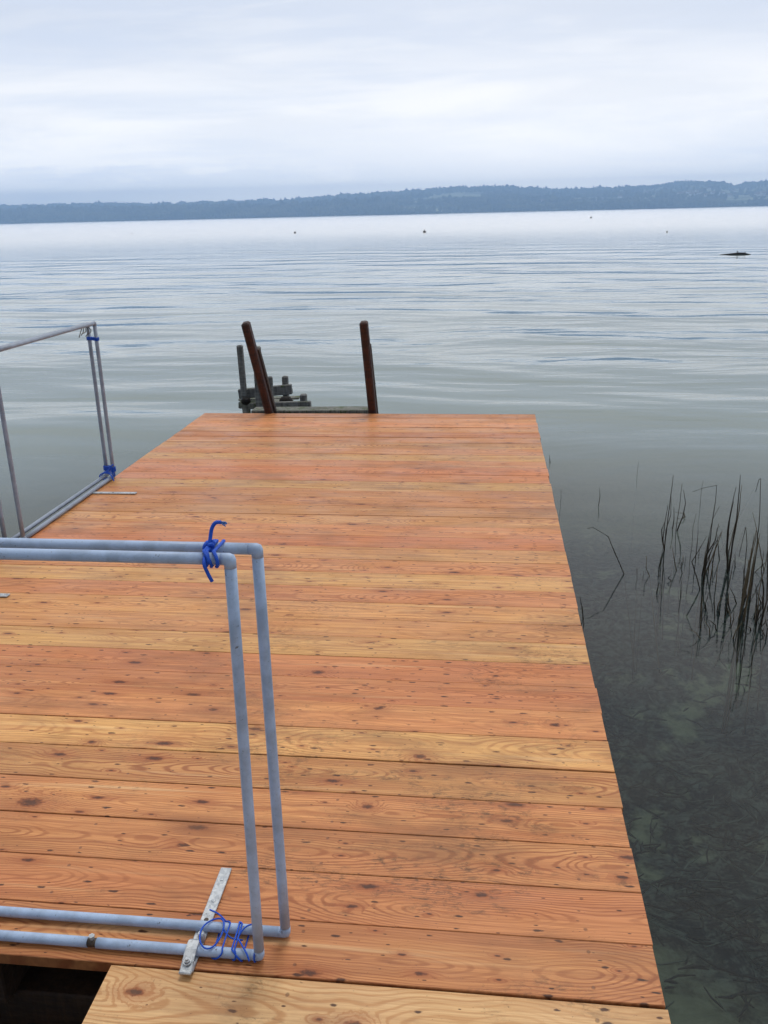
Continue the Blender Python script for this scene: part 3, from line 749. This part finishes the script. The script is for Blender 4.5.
# ------------------------------------------------------------------ buoys and driftwood
s = NT('buoy_plastic'); M['buoy'] = s.out(s.principled((.12, .11, .12), .5))
def buoy(u, v, r, label):
    p = at_z(u, v + 1.0, 0); r *= .78; o = empty('buoy', (p.x, p.y, 0), label, 'buoy', 'mooring buoys far out on the lake')
    b = MB(); b.lathe((p.x, p.y, 0), [(r*.3, -r*.5), (r*.85, -r*.2), (r, r*.2), (r*.85, r*.7), (r*.5, r*1.05), (r*.15, r*1.15)], 16); b.build('float', M['buoy'], o)
    b = MB(); b.tube([Vector((p.x + r*.28*math.cos(t), p.y, r*1.3 + r*.28*math.sin(t))) for t in np.linspace(0, 2*math.pi, 14)], r*.09, 6); b.build('ring', M['dark'], o)
buoy(295, 232.3, .21, 'small dark buoy on the lake left of the middle'); buoy(424.5, 231.5, .24, 'largest dark buoy, in the middle of the lake')
buoy(591, 217.2, .34, 'faintest buoy, closest to the far shore'); buoy(667, 231.2, .10, 'tiny buoy on the right part of the lake'); buoy(132, 233, .12, 'tiny buoy on the left part of the lake')
p = at_z(737, 254.5, 0)
dr = empty('driftwood', (p.x, p.y, 0), 'black driftwood trunk floating far out at the right', 'driftwood')
b = MB(); b.tube([p + Vector(q) for q in ((-.85, .1, -.03), (-.35, .02, .0), (0, 0, .02), (.25, 0, .02), (.42, -.05, .0), (.62, -.1, -.03))], [.02, .045, .065, .06, .04, .02], 10); b.build('trunk', M['black'], dr)
b = MB(); b.tube([p + Vector((.03, 0, .04)), p + Vector((.01, .02, .15))], [.03, .015], 7); b.tube([p + Vector((.32, 0, .02)), p + Vector((.34, .02, .10))], [.035, .02], 7); b.build('branch_stub', M['black'], dr)

# ------------------------------------------------------------------ reeds
s = NT('dead_reed'); o_ = s.pos()
M['reed'] = s.out(s.principled(s.mix(s.noise(o_, 30, 3), (.010, .008, .006), (.055, .042, .026)), .8, spec=.2))
M['reedtan'] = (lambda s: s.out(s.principled(s.mix(s.noise(s.pos(), 40, 3), (.05, .04, .025), (.16, .125, .075)), .85, spec=.2)))(NT('tan_reed'))
def stem_mesh(b, pts, Y, r=.003, under=True):
    """pts: photo points of one stem from the tip down to where it enters the water"""
    base = at_z(pts[-1][0], pts[-1][1], 0.0); base_y = base.y
    out = [base.copy() if i == len(pts) - 1 else at_y(u, v, base_y) for i, (u, v) in enumerate(pts)]
    lean = random.uniform(-.05, .05)
    for q in out: q.y += lean * q.z
    d = (out[-1] - out[-2]).normalized() if len(out) > 1 else Vector((0, 0, -1))
    if under:
        d = Vector((d.x * .4, d.y * .4 , -1)).normalized(); out.append(out[-1] + d * (.02)); out.append(base + d * abs(bedz(base.x, base.y)) * 1.02)
    P3 = []
    for i in range(len(out) - 1):      # slight natural wobble
        n = max(1, int((out[i+1] - out[i]).length / .05))
        for k in range(n):
            q = out[i].lerp(out[i+1], k / n)
            if k: q += Vector((random.uniform(-1, 1), random.uniform(-1, 1), 0)) * .0012
            P3.append(q)
    P3.append(out[-1])
    m = len(P3); b.tube(P3, [r * (.35 + .65 * min(1, i / (m * .5))) for i in range(m)], 6)
    # nodes along the stalk
    return base
def reed(label, *stems, r=.0032, mat='reed', under=True):
    r *= 1.0
    base = at_z(stems[0][-1][0], stems[0][-1][1], 0.0)
    root = empty('reed_stalk' if len(stems) == 1 else 'reed_clump', base, label, 'reed', 'dead reeds in the water beside the jetty')
    for st in stems:
        b = MB(); stem_mesh(b, st, None, r * random.uniform(.8, 1.2), under and random.random() < .5); b.build('stem', M[mat if random.random() < .8 else 'reedtan'], root)
    return root
reed('single bent reed nearest the jetty side, hooked over to the left', [(587,528),(593,527),(608,536),(615,553),(624,574)])
reed('short upright reed stub just right of the bent reed', [(646.5,556),(646,568),(649.5,576)], r=.004)
reed('shorter stub left of the upright reed stub', [(637,568),(637,579)], r=.0036)
reed('thin stub between the two reed stubs', [(643.5,571),(643.2,576)], r=.003)
reed('tall straight reed with split leaves left of the reed bed', [(672.5,474),(670,496),(667,524),(664,552)], [(671.5,497),(671,515),(666,530),(664.5,548)], [(664.5,522),(661.5,530),(662.5,541),(664.5,550)], [(668,505),(665,522),(663,540),(664,551)], r=.0038)
reed('pair of reeds with a curled leaf between them', [(682.5,484),(680,505),(677,522),(676,530)], [(683.5,490),(685.5,503),(683,516),(677,531)], [(674,507),(674,520),(672.5,529)], [(675,512),(679,513),(684,513),(685,517),(681,519),(677,518)], r=.0034)
reed('reed broken over to the left in a flat hook', [(692,491),(703,487),(716,484.5),(715,500),(712,520),(710,540),(704,572)], [(720,507),(713,520),(709,538),(703,570)], r=.003)
reed('small straight reed behind the hooked reed', [(703.5,481),(701.5,490),(700,508)], r=.0028)
reed('thin reed leaning against the hooked one', [(707,537),(699,551),(692,562),(697,578),(700,590)], r=.0028)
reed('thin upright reed left of the leaning reed', [(696,514),(693,527),(692,545),(690,560)], r=.0026)
reed('thick sheaf of split reeds left of the tall centre reeds', [(719,524),(713,548),(707,560),(704,580)], [(721,532),(712,548),(706,566),(704,580)], [(717,527),(715,540),(706,555),(702,576)], [(710,537),(708,548),(705,575)], [(722,530),(714,552),(706,572)], [(708,540),(706,560),(703,585)], r=.0036)
reed('tallest pair of reeds in the middle of the bed', [(739.5,474),(738,495),(736,520),(732,545),(729,571)], [(741,484),(738.5,510),(733,540),(728,570)], [(735,486),(731,505),(727,530),(726,550),(728,572)], [(733,500),(729,520),(727,545),(727.5,573)], [(731,512),(728,535),(727,568)], r=.0036)
reed('zigzag reed leaning across the middle of the bed', [(719.5,526),(722,540),(725,556),(729,566),(736,552),(745,527)], r=.0028)
reed('v-shaped reed right of the middle of the bed', [(739,557),(742,543),(746,527),(747,545),(744,575),(742,600)], r=.003)
reed('tall reed with a double hooked tip near the right edge', [(755,491),(758,479),(760,478),(759.5,500),(758.5,525),(755,560),(750,600)], [(768,481),(763,479),(760,478)], r=.0036)
reed('thick pale-brown sheaf of reeds under the hooked reed', [(758,529),(753,550),(746,580),(740,615)], [(756,532),(750,560),(744,590),(739,618)], [(759,540),(754,565),(748,595),(743,620)], [(751,547),(748,575),(743,605)], [(755,545),(751,570),(747,600),(744,622)], [(760,533),(755,560),(749,596)], [(749,560),(745,590),(741,612)], r=.0036, mat='reedtan')
reed('dark broken reeds at the right photo edge', [(765,552),(762,570),(764,590),(763,612)], [(768,545),(765,565),(759,590),(757,618)], [(768,560),(762,566),(755,572)], [(770,480),(769,530),(767,600)], [(768,598),(764,612),(761,625)], r=.0042)
reed('reed leaning between the pale sheaf and the right edge', [(753,513),(756,525),(760,548),(764,572)], r=.0026)
reed('lone reed standing far out, in line with the bed', [(638.5,462),(637.5,470),(637,476)], r=.003)
reed('curved lone reed in open water nearer the jetty', [(599.5,488),(600,496),(598.5,506)], r=.003)
reed('thin lone reed close beside the jetty edge', [(561,489),(561,498),(560.5,503)], r=.0026)
reed('farthest lone reed at the jetty corner', [(549.5,455),(550,463)], r=.003)
reed('dark double reed touching the side of the jetty', [(580,596),(581.5,606),(583,618)], [(582.5,606),(583,614),(584,624)], r=.004)
reed('row of four tiny stubs under the curled reeds', [(679,558),(679.5,563)], [(683,555),(683,562)], [(686,556),(685,563)], [(680.5,560),(682,565)], r=.003)
reed('short reed stub in the gap of the bed', [(713,562),(710.5,580)], r=.003)
reed('little broken reed tip shaped like an arrow', [(671,575),(668,578),(671.5,581)], r=.0026)
# the tangled dark base of the bed
tang = []
for k in range(20):
    u = random.gauss(734, 12); v = random.uniform(600, 642); l = random.uniform(5, 22); a = random.uniform(-.9, .9)
    tang.append([(u + l*math.sin(a), v - l*abs(math.cos(a))), (u + l*.4*math.sin(a) + random.uniform(-2, 2), v - l*.45), (u, v)])
reed('dense dark tangle of broken stems at the foot of the bed', *tang, r=.0030, under=False)
tang = []
for k in range(10):
    u = random.gauss(762, 6); v = random.uniform(600, 640); l = random.uniform(5, 20); a = random.uniform(-.8, .8)
    tang.append([(u + l*math.sin(a), v - l*abs(math.cos(a))), (u + l*.4*math.sin(a) + random.uniform(-2, 2), v - l*.45), (u, v)])
reed('dark tangle of broken stems at the right photo edge', *tang, r=.0028, under=False)

for k in range(26):
    u = random.uniform(696, 768) if k < 20 else random.uniform(640, 700); v = random.uniform(548, 632) if k < 20 else random.uniform(555, 600); L_ = random.uniform(7, 34); a = random.gauss(.06, .13)
    reed('short broken reed stub scattered through the reed bed', [(u + L_*math.sin(a), v - L_), (u + L_*.5*math.sin(a), v - L_*.5), (u, v)], r=random.uniform(.002, .0036), under=False)
# dead stalks and leaves lying on the bed and adrift: nobody could count them
def litter(name, n, area, rr, ll, mat, zoff):
    b = MB()
    for k in range(n):
        x, y = area()
        z = bedz(x, y) + random.uniform(*zoff); z = min(z, -.015)
        L = random.uniform(*ll); a = random.uniform(0, math.pi) if random.random() < .5 else random.gauss(.4, .5)
        d = Vector((math.cos(a), math.sin(a), random.uniform(-.12, .12))); s_ = Vector((-d.y, d.x, 0)) * random.uniform(-.18, .18) * L
        p = Vector((x, y, z)); b.tube([p - d*L/2, p + s_*.8, p + d*L/2], [rr*.5, rr*random.uniform(.6, 1.3), rr*.4], 4, caps=False)
    o = b.build(name, M[mat]); tag(o, kind='stuff'); return o
M['litterpale'] = (lambda s: s.out(s.principled(s.mix(s.noise(s.pos(), 10, 3), (.035, .045, .043), (.10, .12, .11)), .9, spec=.1)))(NT('pale_litter'))
M['litterdark'] = (lambda s: s.out(s.principled(s.mix(s.noise(s.pos(), 10, 3), (.006, .008, .009), (.022, .026, .028)), .9, spec=.1)))(NT('dark_litter'))
reg = lambda: (random.uniform(.2, 4.2), random.triangular(1.2, 7.5, 3.0))
reg2 = lambda: (random.uniform(.2, 2.6), random.triangular(1.3, 5.2, 2.8))
litter('dead_reed_litter', 420, reg, .0036, (.05, .26), 'litterpale', (.0, .06))
litter('dark_reed_litter', 1100, reg2, .0055, (.03, .16), 'litterdark', (.01, .10))

# ------------------------------------------------------------------ haze
s = NT('haze_air'); v = s.n('ShaderNodeVolumePrincipled'); v.inputs['Color'].default_value = (.44, .66, 1.0, 1); v.inputs['Density'].default_value = .00042
v.inputs['Anisotropy'].default_value = 0.0
M['haze'] = s.out(None, v.outputs[0])
b = MB(); b.box((0, 50, 66), (18400, 9400, 164)); hz = b.build('haze', M['haze']); tag(hz, kind='stuff')

# ------------------------------------------------------------------ sky and sun
EL, AZ_ = R(68), R(8)
wd = NT('World', world=True); s = wd; SC.world = s.id
sky = s.n('ShaderNodeTexSky', sky_type='NISHITA'); sky.sun_disc = False; sky.sun_elevation = EL; sky.sun_rotation = AZ_
bg1 = s.n('ShaderNodeBackground'); s.put(bg1.inputs[0], sky.outputs[0]); bg1.inputs[1].default_value = .09
g = s.n('ShaderNodeTexCoord').outputs['Generated']; gs = s.sep(g); z = s.math('MAXIMUM', gs[2], 0.0)
den = s.math('ADD', z, .10)
cu = s.comb(s.math('DIVIDE', gs[0], den), s.math('DIVIDE', gs[1], den), 0.0)
c1 = s.noise(s.scale(cu, (.45, .9, 1)), 1, 6, .55, .4); c2 = s.noise(s.scale(cu, (1.6, 3.6, 1)), 1, 6, .6, .3)
az = s.math('ARCTAN2', gs[0], gs[1])
glow = s.math('MULTIPLY', s.math('POWER', 2.718, s.math('MULTIPLY', -14.0, s.math('POWER', s.math('ABSOLUTE', s.math('ADD', az, -.02)), 2.0))), 1.0)
zt = s.math('ADD', z, s.math('MULTIPLY', s.math('SUBTRACT', c1, .5), .13))
t_up = s.ramp(zt, .085, .19, 0, 1)
col = s.mix(t_up, (.79, .775, .765), (.50, .545, .645))
t_hi = s.ramp(z, .22, .46, 0, 1); col = s.mix(t_hi, col, (.76, .755, .75))
cl = s.ramp(c2, .46, .66, 0, 1)
col = s.mix(s.math('MULTIPLY', cl, .30), col, (.74, .74, .745))
dk = s.ramp(c1, .48, .66, 0, .48); col = s.mix(dk, col, (.50, .55, .66))
# bank of cloud low over the hills
lb = s.noise(s.comb(s.math('MULTIPLY', az, 14.0), s.math('MULTIPLY', z, 46.0), 0.0), 1, 6, .62)
bank = s.ramp(s.math('ADD', z, s.math('MULTIPLY', s.math('SUBTRACT', lb, .5), .085)), .042, .054, 1, 0)
bank = s.math('MULTIPLY', bank, s.ramp(az, -.15, .15, .42, .12)); col = s.mix(bank, col, (.54, .575, .645))
c3 = s.noise(s.comb(s.math('MULTIPLY', az, 3.2), s.math('MULTIPLY', z, 17.0), 4.0), 1, 6, .58, .5)
col = s.mix(s.ramp(c3, .40, .66, 0, .50), col, (.49, .525, .605))
col = s.mix(s.math('MULTIPLY', s.math('MULTIPLY', glow, s.ramp(z, .02, .16, 1, .25)), .7), col, (.86, .83, .80))
boost = s.math('POWER', 2.718, s.math('DIVIDE', .043, s.math('MAXIMUM', s.math('ADD', z, .012), .045)))
behind = s.ramp(gs[1], -.55, .25, .42, 1.0)
col = s.vmath('MULTIPLY', s.vmath('SCALE', col, scale=s.math('MULTIPLY', boost, behind)), (1.03, 1.0, .955))
bg2 = s.n('ShaderNodeBackground'); s.put(bg2.inputs[0], col); bg2.inputs[1].default_value = 1.0
mx = s.n('ShaderNodeMixShader'); mx.inputs[0].default_value = .88
s.t.links.new(bg1.outputs[0], mx.inputs[1]); s.t.links.new(bg2.outputs[0], mx.inputs[2]); s.out(mx.outputs[0])

sd = bpy.data.lights.new('sun', 'SUN'); so = bpy.data.objects.new('sun', sd); COL.objects.link(so)
sd.energy = .9; sd.angle = R(14); sd.color = (1, .96, .9)
dirv = Vector((math.sin(AZ_) * math.cos(EL), math.cos(AZ_) * math.cos(EL), math.sin(EL)))
so.rotation_euler = dirv.to_track_quat('Z', 'Y').to_euler()

# ------------------------------------------------------------------ render settings
vs = SC.view_settings; vs.view_transform = 'Standard'; vs.look = 'None'; vs.exposure = 0.44; vs.gamma = 1.0; vs.use_curve_mapping = False
SC.render.engine = 'CYCLES'; cy = SC.cycles
cy.use_denoising = True; cy.max_bounces = 8; cy.transparent_max_bounces = 16; cy.diffuse_bounces = 3; cy.glossy_bounces = 4; cy.volume_bounces = 3
cy.sample_clamp_indirect = 6.0
